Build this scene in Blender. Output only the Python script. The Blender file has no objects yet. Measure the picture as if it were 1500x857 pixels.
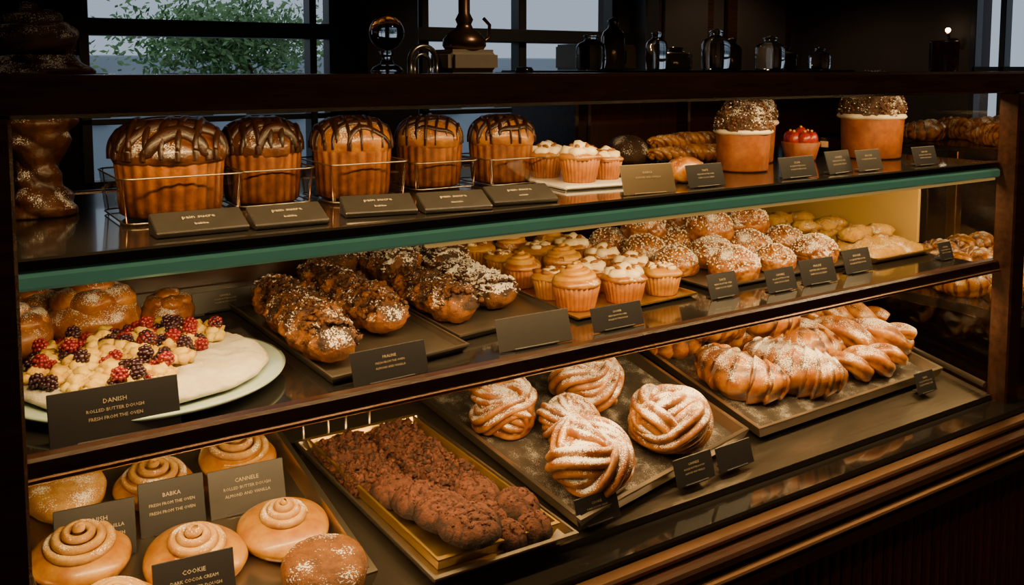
import bpy, bmesh, math, random
from mathutils import Vector, Matrix, noise
random.seed(7)
R=random.Random(11)
pi=math.pi
EYE=1.42
ZA=1.194; ZB=0.942
def zd(y): return 0.63+0.2*(y-1.2)
DT=math.atan(0.2)
C=bpy.context.scene.collection

# ---------------------------------------------------------------- materials
def newmat(name):
    m=bpy.data.materials.new(name); m.use_nodes=True
    nt=m.node_tree; b=nt.nodes['Principled BSDF']
    return m,nt,b
def N(nt,t,**k):
    n=nt.nodes.new(t)
    for a,v in k.items(): setattr(n,a,v)
    return n
def L(nt,a,b): nt.links.new(a,b)
def math_n(nt,op,a,b=None,clamp=False):
    n=N(nt,'ShaderNodeMath',operation=op); n.use_clamp=clamp
    for i,x in enumerate((a,b)):
        if x is None: continue
        if isinstance(x,(int,float)): n.inputs[i].default_value=x
        else: L(nt,x,n.inputs[i])
    return n.outputs[0]
def mixc(nt,f,a,b):
    n=N(nt,'ShaderNodeMix',data_type='RGBA')
    if isinstance(f,(int,float)): n.inputs[0].default_value=f
    else: L(nt,f,n.inputs[0])
    for i,x in ((6,a),(7,b)):
        if isinstance(x,tuple): n.inputs[i].default_value=(x[0],x[1],x[2],1)
        else: L(nt,x,n.inputs[i])
    return n.outputs[2]
def noise_n(nt,co,scale,detail=5,rough=.6):
    n=N(nt,'ShaderNodeTexNoise'); n.inputs['Scale'].default_value=scale
    n.inputs['Detail'].default_value=detail; n.inputs['Roughness'].default_value=rough
    L(nt,co,n.inputs['Vector']); return n.outputs['Fac']
def remap(nt,x,a,b):
    n=N(nt,'ShaderNodeMapRange'); L(nt,x,n.inputs[0])
    n.inputs[1].default_value=a; n.inputs[2].default_value=b; return n.outputs[0]
def pastry(name,light,mid,dark,scale=35,rough=.5,bump=.35,powder=0,coat=0,pcol=(.84,.82,.78),bscale=260,pscale=480,k=(.64,.66,.24)):
    m,nt,b=newmat(name)
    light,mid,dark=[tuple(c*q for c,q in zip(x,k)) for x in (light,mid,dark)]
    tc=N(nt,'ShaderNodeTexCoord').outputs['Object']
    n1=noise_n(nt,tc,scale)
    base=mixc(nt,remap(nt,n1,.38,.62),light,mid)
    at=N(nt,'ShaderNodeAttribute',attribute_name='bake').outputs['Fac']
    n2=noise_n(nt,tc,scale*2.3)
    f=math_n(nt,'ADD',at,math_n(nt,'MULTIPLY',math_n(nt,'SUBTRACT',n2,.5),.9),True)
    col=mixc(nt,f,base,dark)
    r=rough
    if powder>0:
        g=N(nt,'ShaderNodeNewGeometry').outputs['Normal']
        sp=N(nt,'ShaderNodeSeparateXYZ'); L(nt,g,sp.inputs[0])
        up=remap(nt,sp.outputs[2],.25,1.0)
        pn=noise_n(nt,tc,pscale,2,.6)
        pl=noise_n(nt,tc,26,3,.5)
        s=math_n(nt,'ADD',pn,math_n(nt,'MULTIPLY',math_n(nt,'SUBTRACT',pl,.5),.9))
        s=math_n(nt,'ADD',s,math_n(nt,'MULTIPLY',up,.24*powder+.01))
        pm=remap(nt,s,.64,.70)
        pf=math_n(nt,'MULTIPLY',pm,math_n(nt,'MULTIPLY',remap(nt,sp.outputs[2],.0,.3),.92),True)
        col=mixc(nt,pf,col,pcol)
    L(nt,col,b.inputs['Base Color'])
    b.inputs['Roughness'].default_value=r
    if coat: b.inputs['Coat Weight'].default_value=coat; b.inputs['Coat Roughness'].default_value=.15
    bn=N(nt,'ShaderNodeBump'); bn.inputs['Strength'].default_value=bump; bn.inputs['Distance'].default_value=.004
    L(nt,noise_n(nt,tc,bscale,4,.7),bn.inputs['Height']); L(nt,bn.outputs[0],b.inputs['Normal'])
    return m
def plain(name,col,rough=.5,metal=0,bump=0,scale=60,var=.15,coat=0):
    m,nt,b=newmat(name)
    tc=N(nt,'ShaderNodeTexCoord').outputs['Object']
    n=noise_n(nt,tc,scale)
    c=mixc(nt,n,tuple(x*(1-var) for x in col),tuple(min(1,x*(1+var)) for x in col))
    L(nt,c,b.inputs['Base Color'])
    b.inputs['Roughness'].default_value=rough; b.inputs['Metallic'].default_value=metal
    if coat: b.inputs['Coat Weight'].default_value=coat
    if bump:
        bn=N(nt,'ShaderNodeBump'); bn.inputs['Strength'].default_value=bump; bn.inputs['Distance'].default_value=.003
        L(nt,n,bn.inputs['Height']); L(nt,bn.outputs[0],b.inputs['Normal'])
    return m
def wood(name,a,bc,axis=(1,12,12),rough=.35):
    m,nt,b=newmat(name)
    tc=N(nt,'ShaderNodeTexCoord').outputs['Object']
    mp=N(nt,'ShaderNodeMapping'); mp.inputs['Scale'].default_value=axis; L(nt,tc,mp.inputs[0])
    n=noise_n(nt,mp.outputs[0],6,6,.65)
    L(nt,mixc(nt,remap(nt,n,.35,.65),a,bc),b.inputs['Base Color']); b.inputs['Roughness'].default_value=rough
    return m
def emis(name,col,s):
    m,nt,b=newmat(name); b.inputs['Base Color'].default_value=(*col,1)
    b.inputs['Emission Color'].default_value=(*col,1); b.inputs['Emission Strength'].default_value=s; return m
def thin_glass(name,tint=(.97,.99,.98),mx=.25,base=.02):
    m,nt,b=newmat(name); nt.nodes.remove(b)
    out=nt.nodes['Material Output']
    tr=N(nt,'ShaderNodeBsdfTransparent'); tr.inputs[0].default_value=(*tint,1)
    gl=N(nt,'ShaderNodeBsdfGlossy'); gl.inputs['Roughness'].default_value=.02
    lw=N(nt,'ShaderNodeLayerWeight'); lw.inputs[0].default_value=.35
    f=math_n(nt,'ADD',math_n(nt,'MULTIPLY',math_n(nt,'POWER',lw.outputs['Facing'],3.0),mx),base)
    ms=N(nt,'ShaderNodeMixShader'); L(nt,f,ms.inputs[0]); L(nt,tr.outputs[0],ms.inputs[1]); L(nt,gl.outputs[0],ms.inputs[2])
    L(nt,ms.outputs[0],out.inputs[0]); return m

M={}
M['golden']=pastry('golden_crust',(.80,.34,.045),(.50,.145,.018),(.12,.024,.006),rough=.34,coat=.35,bump=.2,powder=.05)
M['golden_p']=pastry('golden_crust_sugared',(.74,.29,.04),(.44,.115,.016),(.09,.020,.006),rough=.38,powder=.5,coat=.3,bump=.25)
M['knot']=pastry('knot_crust_sugared',(.62,.23,.04),(.33,.085,.014),(.065,.014,.005),rough=.42,powder=.85,coat=.2,bump=.3)
M['pale']=pastry('pale_dough',(.70,.42,.15),(.54,.26,.07),(.26,.085,.015),rough=.6,powder=.35,k=(.80,.82,.62))
M['bun']=pastry('yellow_bun',(.76,.37,.05),(.56,.205,.022),(.26,.062,.010),rough=.36,coat=.3,bump=.15)
M['choc']=pastry('chocolate_crust',(.17,.055,.022),(.085,.026,.012),(.03,.010,.006),rough=.55,bump=.8,bscale=180,powder=.3)
M['crumb']=pastry('choc_crumb_pastry',(.50,.17,.036),(.24,.068,.016),(.042,.012,.006),rough=.55,bump=.9,bscale=200,powder=.12,pscale=300)
M['crumb_p']=pastry('choc_crumb_pastry_sugared',(.34,.12,.04),(.17,.052,.018),(.042,.012,.006),rough=.6,bump=.9,bscale=200,powder=1.6,pscale=300)
M['brownie']=pastry('brownie_crumb',(.25,.070,.036),(.13,.036,.020),(.028,.009,.006),rough=.8,bump=1,bscale=240,scale=70,k=(.62,.66,.55))
M['cap']=pastry('glazed_dark_cap',(.36,.115,.028),(.19,.052,.014),(.028,.008,.004),rough=.28,coat=.4,bump=.4,bscale=120,powder=.06)
M['cap_l']=pastry('glazed_golden_cap',(.72,.29,.06),(.44,.13,.022),(.09,.020,.007),rough=.28,coat=.4,bump=.4,bscale=120,powder=.06)
M['lat']=pastry('chocolate_lattice',(.055,.016,.008),(.028,.009,.005),(.013,.005,.003),rough=.35,coat=.2,bump=.3)
M['cap_p']=pastry('glazed_dark_cap_sugared',(.13,.04,.012),(.07,.020,.009),(.020,.007,.004),rough=.45,coat=.1,bump=.5,bscale=120,powder=.3)
M['loaf']=pastry('amber_loaf_side',(.52,.165,.022),(.26,.068,.010),(.05,.011,.004),rough=.33,coat=.3,bump=.3)
M['cocoa_sugar']=pastry('cocoa_dome_sugared',(.085,.028,.015),(.045,.015,.009),(.020,.008,.005),rough=.6,bump=.9,powder=.22,pscale=420)
M['terra']=pastry('terracotta_cup',(.46,.135,.036),(.32,.080,.022),(.12,.03,.010),rough=.5,bump=.2)
M['paper']=pastry('baking_paper_orange',(.70,.24,.030),(.50,.145,.018),(.20,.045,.008),rough=.6,bump=.1)
M['paper_y']=pastry('baking_paper_yellow',(.82,.38,.05),(.64,.23,.03),(.26,.075,.014),rough=.6,bump=.1)
kw=(.92,.92,.84)
M['cream']=pastry('whipped_cream',(.86,.76,.54),(.78,.62,.38),(.56,.34,.12),rough=.45,bump=.1,k=kw)
M['icing']=pastry('white_icing',(.62,.55,.45),(.54,.45,.34),(.38,.28,.18),rough=.5,bump=.1,k=kw)
M['caramel']=pastry('caramel_cream',(.90,.50,.10),(.74,.32,.04),(.34,.10,.014),rough=.4,bump=.1)
M['nut']=pastry('roasted_nut',(.42,.16,.04),(.24,.075,.018),(.09,.025,.008),rough=.5)
M['pearl']=plain('pearl_sugar',(.82,.77,.66),.5)
M['rasp']=plain('raspberry_red',(.20,.012,.018),.35,var=.3,scale=90,coat=.3)
M['black']=plain('blackberry',(.030,.008,.018),.35,var=.3,coat=.3)
M['straw']=plain('strawberry_red',(.28,.018,.008),.3,var=.3,scale=150,bump=.4,coat=.4)
M['sugar']=pastry('powdered_sugar',(.78,.74,.66),(.68,.62,.52),(.46,.37,.26),rough=.9,bump=.6,k=kw)
M['curd']=pastry('lemon_curd_pastry',(.86,.62,.16),(.78,.46,.08),(.42,.17,.03),rough=.5,bump=.5,bscale=150,k=(.8,.82,.55))
M['crumble']=pastry('golden_crumble',(.80,.46,.10),(.60,.28,.04),(.26,.09,.016),rough=.7,bump=1,bscale=170,powder=.1)
M['frame']=wood('dark_walnut_frame',(.026,.011,.007),(.052,.021,.012),(1,10,10),.26)
M['base']=wood('reddish_wood_panel',(.055,.014,.009),(.10,.024,.013),(10,10,1),.4)
M['bronze']=plain('bronze_trim',(.30,.165,.09),.3,.9,var=.1)
M['steel']=plain('brushed_steel',(.44,.38,.30),.28,.95,var=.12,scale=25)
M['tray']=plain('dark_baking_tray',(.25,.22,.18),.34,.85,var=.25,scale=18)
M['trays']=pastry('sugar_dusted_tray',(.15,.13,.11),(.11,.097,.08),(.06,.055,.05),rough=.30,bump=.05,powder=.15,k=(1,1,1),pscale=700)
M['trays'].node_tree.nodes['Principled BSDF'].inputs['Metallic'].default_value=.6
M['deckm']=plain('dark_steel_deck',(.17,.145,.115),.24,.85,var=.2,scale=14)
M['gold']=plain('gold_tray',(.62,.40,.11),.3,.9,var=.1)
M['blacks']=plain('black_shelf',(.020,.018,.017),.12,.3,var=.2,scale=20,coat=.4)
M['card']=plain('black_card',(.016,.015,.018),.45,var=.1)
M['card_g']=plain('grey_card',(.085,.08,.078),.36,.5,var=.08)
M['card_t']=plain('tan_card',(.13,.095,.05),.5,var=.08)
M['plaq']=plain('pewter_plaque',(.085,.077,.07),.30,.75,var=.3,scale=30)
M['text']=plain('gold_lettering',(.40,.33,.22),.5,var=.05)
M['china']=plain('white_china',(.78,.75,.70),.2,var=.03,coat=.4)
M['plate']=plain('pale_green_glass_plate',(.44,.58,.52),.12,var=.03,coat=.6)
M['ggreen']=plain('green_glass_edge',(.12,.42,.32),.12,var=.15,scale=8,coat=.5)
bb_=M['ggreen'].node_tree.nodes['Principled BSDF']; bb_.inputs['Emission Color'].default_value=(.18,.40,.27,1); bb_.inputs['Emission Strength'].default_value=.10  # emission imitates LED light carried through the glass to its edge
M['glass']=thin_glass('clear_glass',mx=.7,base=.045)
M['box_glass']=thin_glass('glass_basket_pane',(.93,.91,.87),.9,.09)
M['wall']=plain('dark_plaster',(.045,.034,.030),.8,var=.3,scale=3)
M['floor']=wood('dark_floor_boards',(.05,.03,.02),(.09,.05,.03),(1,8,8),.4)
M['ceil']=plain('dark_ceiling',(.03,.026,.024),.9)
M['win']=plain('black_window_frame',(.018,.016,.016),.4,var=.1)
M['warm']=plain('cream_reflection_panel',(.46,.31,.085),.6,var=.12,scale=4)  # cream colour stands in for the lit interior mirrored in the end glass
M['leaf']=plain('leaf_green',(.20,.36,.12),.6,var=.6,scale=4)
M['bark']=plain('bark',(.08,.05,.03),.9)
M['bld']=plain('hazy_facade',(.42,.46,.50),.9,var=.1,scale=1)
M['beige']=plain('beige_enamel',(.44,.36,.24),.35,var=.1)
M['led_glow']=emis('led_glow_amber',(1,.60,.18),.22)  # amber emission standing in for the LED reflected on the glass edge
M['bulb']=emis('bulb_warm',(1,.75,.45),12)
m,nt,b=newmat('crystal'); b.inputs['Transmission Weight'].default_value=1; b.inputs['Roughness'].default_value=.02; b.inputs['IOR'].default_value=1.45; M['crystal']=m
m,nt,b=newmat('jar_glass'); b.inputs['Base Color'].default_value=(.25,.2,.15,1); b.inputs['Roughness'].default_value=.12; b.inputs['Metallic'].default_value=.4; M['jar']=m

# ---------------------------------------------------------------- mesh builder
class MB:
    def __init__(s): s.v=[];s.f=[];s.m=[];s.a=[];s.mats=[];s.sm=[]
    def mi(s,k):
        if k not in s.mats: s.mats.append(k)
        return s.mats.index(k)
    def add(s,vs,fs,mat,at=0,smooth=True,T=None):
        o=len(s.v)
        for v in vs:
            v=Vector(v); s.v.append(T@v if T else v)
        s.a+= at if isinstance(at,list) else [at]*len(vs)
        i=s.mi(mat)
        for f in fs: s.f.append([x+o for x in f]); s.m.append(i); s.sm.append(smooth)
    def grid(s,nu,nv,fn,mat,cu=False,cv=False,smooth=True,T=None):
        vs=[];at=[]
        for i in range(nu):
            for j in range(nv):
                r=fn(i,j)
                vs.append(r[0]); at.append(r[1])
        fs=[]
        for i in range(nu if cu else nu-1):
            for j in range(nv if cv else nv-1):
                a=i*nv+j; b=((i+1)%nu)*nv+j; c=((i+1)%nu)*nv+(j+1)%nv; d=i*nv+(j+1)%nv
                fs.append((a,b,c,d))
        s.add(vs,fs,mat,at,smooth,T)
    def lathe(s,prof,n,mat,rf=None,T=None,bake=None,smooth=True):
        k=len(prof)
        def fn(i,j):
            r,z=prof[i]; ph=2*pi*j/n
            q=rf(ph,i/(k-1)) if rf else 1
            return (Vector((r*q*math.cos(ph),r*q*math.sin(ph),z)), bake(i/(k-1),ph) if bake else 0)
        s.grid(k,n,lambda i,j:fn(k-1-i,j),mat,False,True,smooth,T)
    def tube(s,pts,rad,n,mat,fl=0,fd=.1,tw=0,closed=False,T=None,bake=None,zmin=None,squash=1,cap=True):
        P=[Vector(p) for p in pts]; k=len(P)
        if not callable(rad): r0=rad; rad=lambda t:r0
        tg=[]
        for i in range(k):
            a=P[(i-1)%k] if closed or i>0 else P[i]; b=P[(i+1)%k] if closed or i<k-1 else P[i]
            tg.append((b-a).normalized())
        up=Vector((0,0,1)) if abs(tg[0].z)<.9 else Vector((1,0,0))
        nr=(up-tg[0]*up.dot(tg[0])).normalized(); fr=[]
        for i in range(k):
            nr=(nr-tg[i]*nr.dot(tg[i])).normalized(); fr.append((nr.copy(),tg[i].cross(nr)))
        def fn(i,j):
            t=i/(k-1) if k>1 else 0; a=2*pi*j/n
            q=1+(fd*(abs(math.cos((a*fl+tw*t)/2))-.6) if fl else 0)
            r=rad(t)*q
            A,B=fr[i]
            v=P[i]+A*(math.cos(a)*r*squash)+B*(math.sin(a)*r)
            if zmin is not None and v.z<zmin: v.z=zmin+(v.z-zmin)*.08
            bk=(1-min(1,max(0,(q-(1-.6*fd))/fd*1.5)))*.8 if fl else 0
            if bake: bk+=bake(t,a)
            return v,bk
        s.grid(k,n,lambda i,j:fn(i,n-1-j),mat,closed,True,True,T)
        if cap and not closed:
            o=len(s.v)-k*n
            s.f.append([o+j for j in range(n)][::-1]); s.m.append(s.mi(mat)); s.sm.append(True)
            o+=(k-1)*n; s.f.append([o+j for j in range(n)]); s.m.append(s.mi(mat)); s.sm.append(True)
    def box(s,c,sz,mat,bev=.003,T=None,seg=1):
        bm=bmesh.new(); bmesh.ops.create_cube(bm,size=1)
        for v in bm.verts: v.co=Vector((v.co.x*sz[0],v.co.y*sz[1],v.co.z*sz[2]))+Vector(c)
        if bev: bmesh.ops.bevel(bm,geom=bm.edges[:],offset=min(bev,min(sz)*.45),segments=seg,affect='EDGES')
        s.addbm(bm,mat,T,False)
    def addbm(s,bm,mat,T=None,smooth=True,at=None):
        bm.verts.index_update()
        s.add([v.co.copy() for v in bm.verts],[[v.index for v in f.verts] for f in bm.faces],mat,at if at else 0,smooth,T); bm.free()
    def blob(s,c,r,mat,sub=2,amp=.1,freq=2,sc=(1,1,1),zmin=None,seed=0,bakef=None,T=None):
        ns,fs=ICOS(sub); at=[]; vs=[]
        so=Vector((seed*3.1,seed,7))
        for n in ns:
            k=1+amp*(noise.noise(n*freq+so))*2
            p=Vector((n.x*sc[0],n.y*sc[1],n.z*sc[2]))*r*k+Vector(c)
            if zmin is not None and p.z<zmin: p.z=zmin
            at.append(bakef(n) if bakef else 0)
            vs.append(p)
        s.add(vs,fs,mat,at,True,T)
    def obj(s,name,loc=(0,0,0),rz=0,parent=None,rx=0,sc=1):
        me=bpy.data.meshes.new(name); me.from_pydata(s.v,[],s.f)
        for k in s.mats: me.materials.append(M[k])
        me.polygons.foreach_set('material_index',s.m); me.polygons.foreach_set('use_smooth',s.sm)
        a=me.attributes.new('bake','FLOAT','POINT'); a.data.foreach_set('value',[float(x) for x in s.a])
        me.update()
        return place(me,name,loc,rz,parent,rx,sc)
_ic={}
def ICOS(sub):
    if sub not in _ic:
        bm=bmesh.new(); bmesh.ops.create_icosphere(bm,subdivisions=sub,radius=1); bm.verts.index_update()
        _ic[sub]=([v.co.copy() for v in bm.verts],[[v.index for v in f.verts] for f in bm.faces]); bm.free()
    return _ic[sub]
def place(me,name,loc=(0,0,0),rz=0,parent=None,rx=0,sc=1):
    o=bpy.data.objects.new(name,me); C.objects.link(o); o.location=loc; o.rotation_euler=(rx,0,rz)
    o.scale=(sc,sc,sc) if not isinstance(sc,tuple) else sc
    if parent: o.parent=parent
    return o
def empty(name):
    o=bpy.data.objects.new(name,None); C.objects.link(o); o.empty_display_size=.1; return o
def fbm(v,o=4): return noise.fractal(v,1.0,2.0,o)
def lerp(a,b,t): return a+(b-a)*t

# ---------------------------------------------------------------- room shell
def boxobj(name,x0,x1,y0,y1,z0,z1,mat,parent=None,bev=.003):
    b=MB(); b.box((0,0,0),(x1-x0,y1-y0,z1-z0),mat,bev)
    return b.obj(name,((x0+x1)/2,(y0+y1)/2,(z0+z1)/2),parent=parent)
boxobj('floor',-1.6,6.3,-2.1,5.2,-.1,0,'floor',bev=0)
boxobj('ceiling',-1.6,6.3,-2.1,5.2,2.9,3.0,'ceil',bev=0)
boxobj('wall_left',-1.7,-1.6,-2.1,5.2,0,2.9,'wall',bev=0)
boxobj('wall_front',-1.6,6.3,-2.2,-2.1,0,2.9,'wall',bev=0)
wins=[(.72,2.08,.80,2.35),(2.62,4.15,.80,2.35)]
b=MB()
def seg(x0,x1,z0,z1): b.box(((x0+x1)/2,5.1,(z0+z1)/2),(x1-x0,.2,z1-z0),'wall',0)
xs=[-1.6]
for w in wins: xs+= [w[0],w[1]]
xs.append(6.3)
for i in range(0,len(xs),2): seg(xs[i],xs[i+1],0,2.9)
for w in wins: seg(w[0],w[1],0,w[2]); seg(w[0],w[1],w[3],2.9)
b.obj('wall_back')
for i,w in enumerate(wins):
    f=MB(); x0,x1,z0,z1=w
    for (a,c,d,e) in ((x0,x1,z0,z0+.05),(x0,x1,z1-.05,z1),(x0,x0+.05,z0,z1),(x1-.05,x1,z0,z1)):
        f.box(((a+c)/2,5.03,(d+e)/2),(c-a,.1,e-d),'win',.004)
    f.box(((x0+x1)/2,5.0,1.625),(x1-x0+.2,.14,.085),'win',.006)
    f.box(((x0+x1)/2,5.02,1.15),(x1-x0,.08,.03),'win',.004)
    if i==1: f.box((3.35,5.02,(z0+z1)/2),(.06,.1,z1-z0),'win',.004)
    else: f.box((1.93,5.02,(z0+z1)/2),(.04,.1,z1-z0),'win',.004)
    f.add([(x0,5.05,z0),(x1,5.05,z0),(x1,5.05,z1),(x0,5.05,z1)],[(0,1,2,3)],'glass',0,False)
    f.obj('window_%d'%(i+1))
b=MB()
for (y0,y1,z0,z1) in ((-2.1,3.15,0,2.9),(3.55,5.2,0,2.9),(3.15,3.55,0,.95),(3.15,3.55,2.1,2.9)):
    b.box((6.2,(y0+y1)/2,(z0+z1)/2),(.2,y1-y0,z1-z0),'wall',0)
b.obj('wall_right')
f=MB()
for (y0,y1,z0,z1) in ((3.13,3.17,.95,2.1),(3.53,3.57,.95,2.1),(3.15,3.55,.93,.98),(3.15,3.55,2.07,2.12),(3.15,3.55,1.38,1.43),(3.33,3.37,.95,2.1)):
    f.box((6.12,(y0+y1)/2,(z0+z1)/2),(.08,y1-y0,z1-z0),'win',.003)
f.obj('window_3')
for i,(x0,x1) in enumerate(((4.45,5.05),(5.2,5.9))):
    p=MB(); p.box(((x0+x1)/2,4.97,1.4),(x1-x0,.05,2.2),'frame',.01)
    p.box(((x0+x1)/2,4.94,1.4),(x1-x0-.16,.03,2.0),'wall',.01)
    p.obj('trim_%d'%(i+1))
p=MB(); p.box((4.32,4.9,1.45),(.12,.18,2.9),'win',.01); p.box((2.35,4.9,1.45),(.34,.16,2.9),'win',.01); p.obj('trim_3')
# outside
boxobj('ground_outside',-8,20,5.3,30,-.3,-.1,'bld',bev=0)
b=MB(); b.box((3,14,.7),(20,.5,1.8),'bld',.02)
for k in range(12):
    b.box((-5+k*1.4,13.7,1.0),(.7,.1,.7),'win',.02)
b.obj('street_building')
b=MB(); rr=random.Random(3)
b.tube([(2.5,7.6,-.2),(2.45,7.6,.6),(2.4,7.6,1.2),(2.3,7.6,1.8)],lambda t:.09-.05*t,8,'bark')
for k in range(5500):
    g=Vector((rr.gauss(0,1),rr.gauss(0,1),rr.gauss(0,1)))
    c=Vector((2.25+g.x*.36,7.6+g.y*.3,1.66+g.z*.15+.06*math.sin(g.x*5)))
    s_=.022+.02*rr.random(); a=Vector((rr.uniform(-1,1),rr.uniform(-1,1),rr.uniform(-1,1))).normalized(); d=a.orthogonal().normalized()
    b.add([c-a*s_,c+d*s_*.5,c+a*s_,c-d*s_*.5],[(0,1,2,3)],'leaf',0,False)
b.obj('garden_tree')

# ---------------------------------------------------------------- display case
case=empty('display_case')
X0,X1=.02,2.26
def part(name,x0,x1,y0,y1,z0,z1,mat,bev=.003): return boxobj(name,x0,x1,y0,y1,z0,z1,mat,case,bev)
part('top_rail',-.12,X1+.03,1.17,1.30,1.362,1.412,'frame',.005)
part('post_left',X0-.02,.097,1.165,1.215,.60,1.363,'frame',.004)
part('post_right',2.205,2.262,1.165,1.215,.60,1.363,'frame',.004)
part('post_right_rear',2.215,2.25,2.03,2.07,.55,1.20,'bronze',.004)
part('post_left_rear',X0,.06,2.03,2.07,.55,1.20,'bronze',.004)
part('upper_shelf',.06,2.2,1.215,1.80,1.180,1.194,'blacks',.002)
part('upper_shelf_nosing',.06,2.2,1.203,1.222,1.179,1.197,'blacks',.003)
part('upper_glass_edge',.06,2.2,1.20,1.222,1.158,1.1785,'ggreen',.004)
part('upper_led_glow',.64,2.19,1.206,1.216,1.151,1.1575,'led_glow',.002)  # added glowing strip, imitates LED gleam below the green edge
part('upper_led_housing',.06,2.2,1.235,1.262,1.164,1.179,'bronze',.002)
part('middle_shelf',.06,2.2,1.205,2.04,.927,.9415,'blacks',.002)
part('middle_shelf_nosing',.06,2.26,1.198,1.222,.924,.956,'frame',.004)
part('middle_shelf_trim',.06,2.26,1.192,1.200,.926,.934,'bronze',.002)
part('middle_led_housing',.06,2.2,1.235,1.262,.912,.926,'bronze',.002)
part('rear_panel',.04,2.24,2.045,2.06,.55,1.17,'frame',.003)
part('side_reflection_panel',2.212,2.222,1.42,2.03,.96,1.17,'warm',.002)  # opaque panel imitating the interior's reflection in the end glass
b=MB()
b.add([(.06,1.2,zd(1.2)-.012),(2.2,1.2,zd(1.2)-.012),(2.2,2.04,zd(2.04)-.012),(.06,2.04,zd(2.04)-.012),(.06,1.2,zd(1.2)-.04),(2.2,1.2,zd(1.2)-.04),(2.2,2.04,zd(2.04)-.04),(.06,2.04,zd(2.04)-.04)],
 [(0,1,2,3),(4,7,6,5),(0,4,5,1),(1,5,6,2),(2,6,7,3),(3,7,4,0)],'deckm',0,False)
b.obj('deck',parent=case)
b=MB()
for x in (2.19,):
    b.tube([(x,1.21,zd(1.21)+.01),(x,2.03,zd(2.03)+.01)],.008,8,'steel')
    b.tube([(x+.02,1.25,1.16),(x+.02,2.03,1.16)],.006,8,'steel')
    b.tube([(x+.015,1.22,.93),(x+.015,2.03,.93)],.008,8,'steel')
b.obj('side_rods',parent=case)
b=MB()
for x in (.565,):
    b.box((x,1.78,.79),(.03,.03,.27),'bronze',.003)
b.obj('shelf_bracket',parent=case)
b=MB()
def pane(m,pts): m.add(pts,[(0,1,2,3)],'glass',0,False)
pane(b,[(.097,1.19,.61),(2.205,1.19,.61),(2.205,1.19,1.362),(.097,1.19,1.362)])
b.obj('front_glass',parent=case)
b=MB(); pane(b,[(2.235,1.215,.61),(2.235,2.03,.61),(2.235,2.03,1.33),(2.235,1.215,1.362)]); b.obj('side_glass',parent=case)
part('front_ledge',X0-.02,2.28,1.13,1.215,.575,.604,'blacks',.004)
part('front_ledge_bronze',X0-.02,2.9,1.10,1.132,.578,.592,'bronze',.004)
part('front_step',X0-.02,2.9,1.07,1.13,.555,.577,'frame',.005)
part('front_step_bronze',X0-.02,2.9,1.05,1.072,.545,.553,'bronze',.003)
part('front_moulding',X0-.02,2.9,1.055,1.13,.505,.545,'frame',.008)
part('base_panel',X0-.02,2.9,1.10,1.9,.06,.507,'frame',.003)
b=MB()
x=.05
while x<2.86:
    b.box((x,1.097,.275),(.026,.014,.44),'base',.006); x+=.034
b.obj('base_fluting',parent=case)
part('plinth',X0,2.88,1.14,1.9,0,.06,'blacks',.002)

# ---------------------------------------------------------------- trays
def quadtray(name,c,z,mat,h=.018,lip=.012,w=.008,inner=None):
    """c: 4 (x,y) corners counter clockwise from front-left, z: function of y"""
    b=MB(); n=4
    cen=Vector((sum(p[0] for p in c)/4,sum(p[1] for p in c)/4,0))
    def ring(off,dz):
        r=[]
        for p in c:
            q=Vector((p[0],p[1],0)); d=(cen-q).normalized(); q=q+d*off
            r.append(Vector((q.x,q.y,z(q.y)+dz)))
        return r
    rings=[ring(.012,.001),ring(0,h),ring(.0,h+.003),ring(w,h+.003),ring(w+.002,h-.001),ring(.012+w,.004)]
    vs=[v for r in rings for v in r]; fs=[]
    for i in range(len(rings)-1):
        for j in range(4): fs.append((i*4+j,i*4+(j+1)%4,(i+1)*4+(j+1)%4,(i+1)*4+j))
    k=(len(rings)-1)*4; fs.append((3,2,1,0))
    o=cen; o.z=z(cen.y)
    vs=[v-o for v in vs]
    b.add(vs,fs,mat,0,False)
    b.add(vs[k:k+4],[(0,1,2,3)],inner or mat,0,False)
    return b.obj(name,o)
flat=lambda zz:(lambda y:zz)
quadtray('bakery_tray',[(.12,1.215),(.560,1.220),(.553,1.715),(.09,1.715)],zd,'steel',.030,w=.014)
quadtray('brownie_tray',[(.655,1.205),(.885,1.20),(.808,1.59),(.590,1.59)],lambda y:zd(y)+.004,'gold',.022)
quadtray('sheet_tray',[(.638,1.185),(.910,1.18),(.828,1.61),(.573,1.61)],zd,'steel',.014)
quadtray('baking_tray',[(.925,1.195),(1.435,1.285),(1.435,1.72),(.86,1.69)],zd,'steel',.022,w=.012,inner='trays')
quadtray('baking_tray',[(1.455,1.275),(2.14,1.29),(2.15,1.75),(1.47,1.74)],zd,'steel',.022,w=.012,inner='trays')
quadtray('serving_tray',[(.515,1.275),(.775,1.31),(.80,1.87),(.515,1.87)],flat(ZB),'tray',.012)
quadtray('serving_tray',[(.785,1.36),(1.04,1.40),(1.09,1.96),(.81,1.96)],flat(ZB),'tray',.012)
quadtray('serving_tray',[(1.04,1.355),(1.37,1.375),(1.37,1.93),(1.06,1.93)],flat(ZB),'gold',.006)
quadtray('serving_tray',[(1.42,1.38),(1.93,1.385),(1.95,1.92),(1.43,1.92)],flat(ZB),'tray',.008)
quadtray('serving_tray',[(1.96,1.36),(2.19,1.36),(2.19,1.98),(1.97,1.98)],flat(ZB),'gold',.012)

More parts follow.
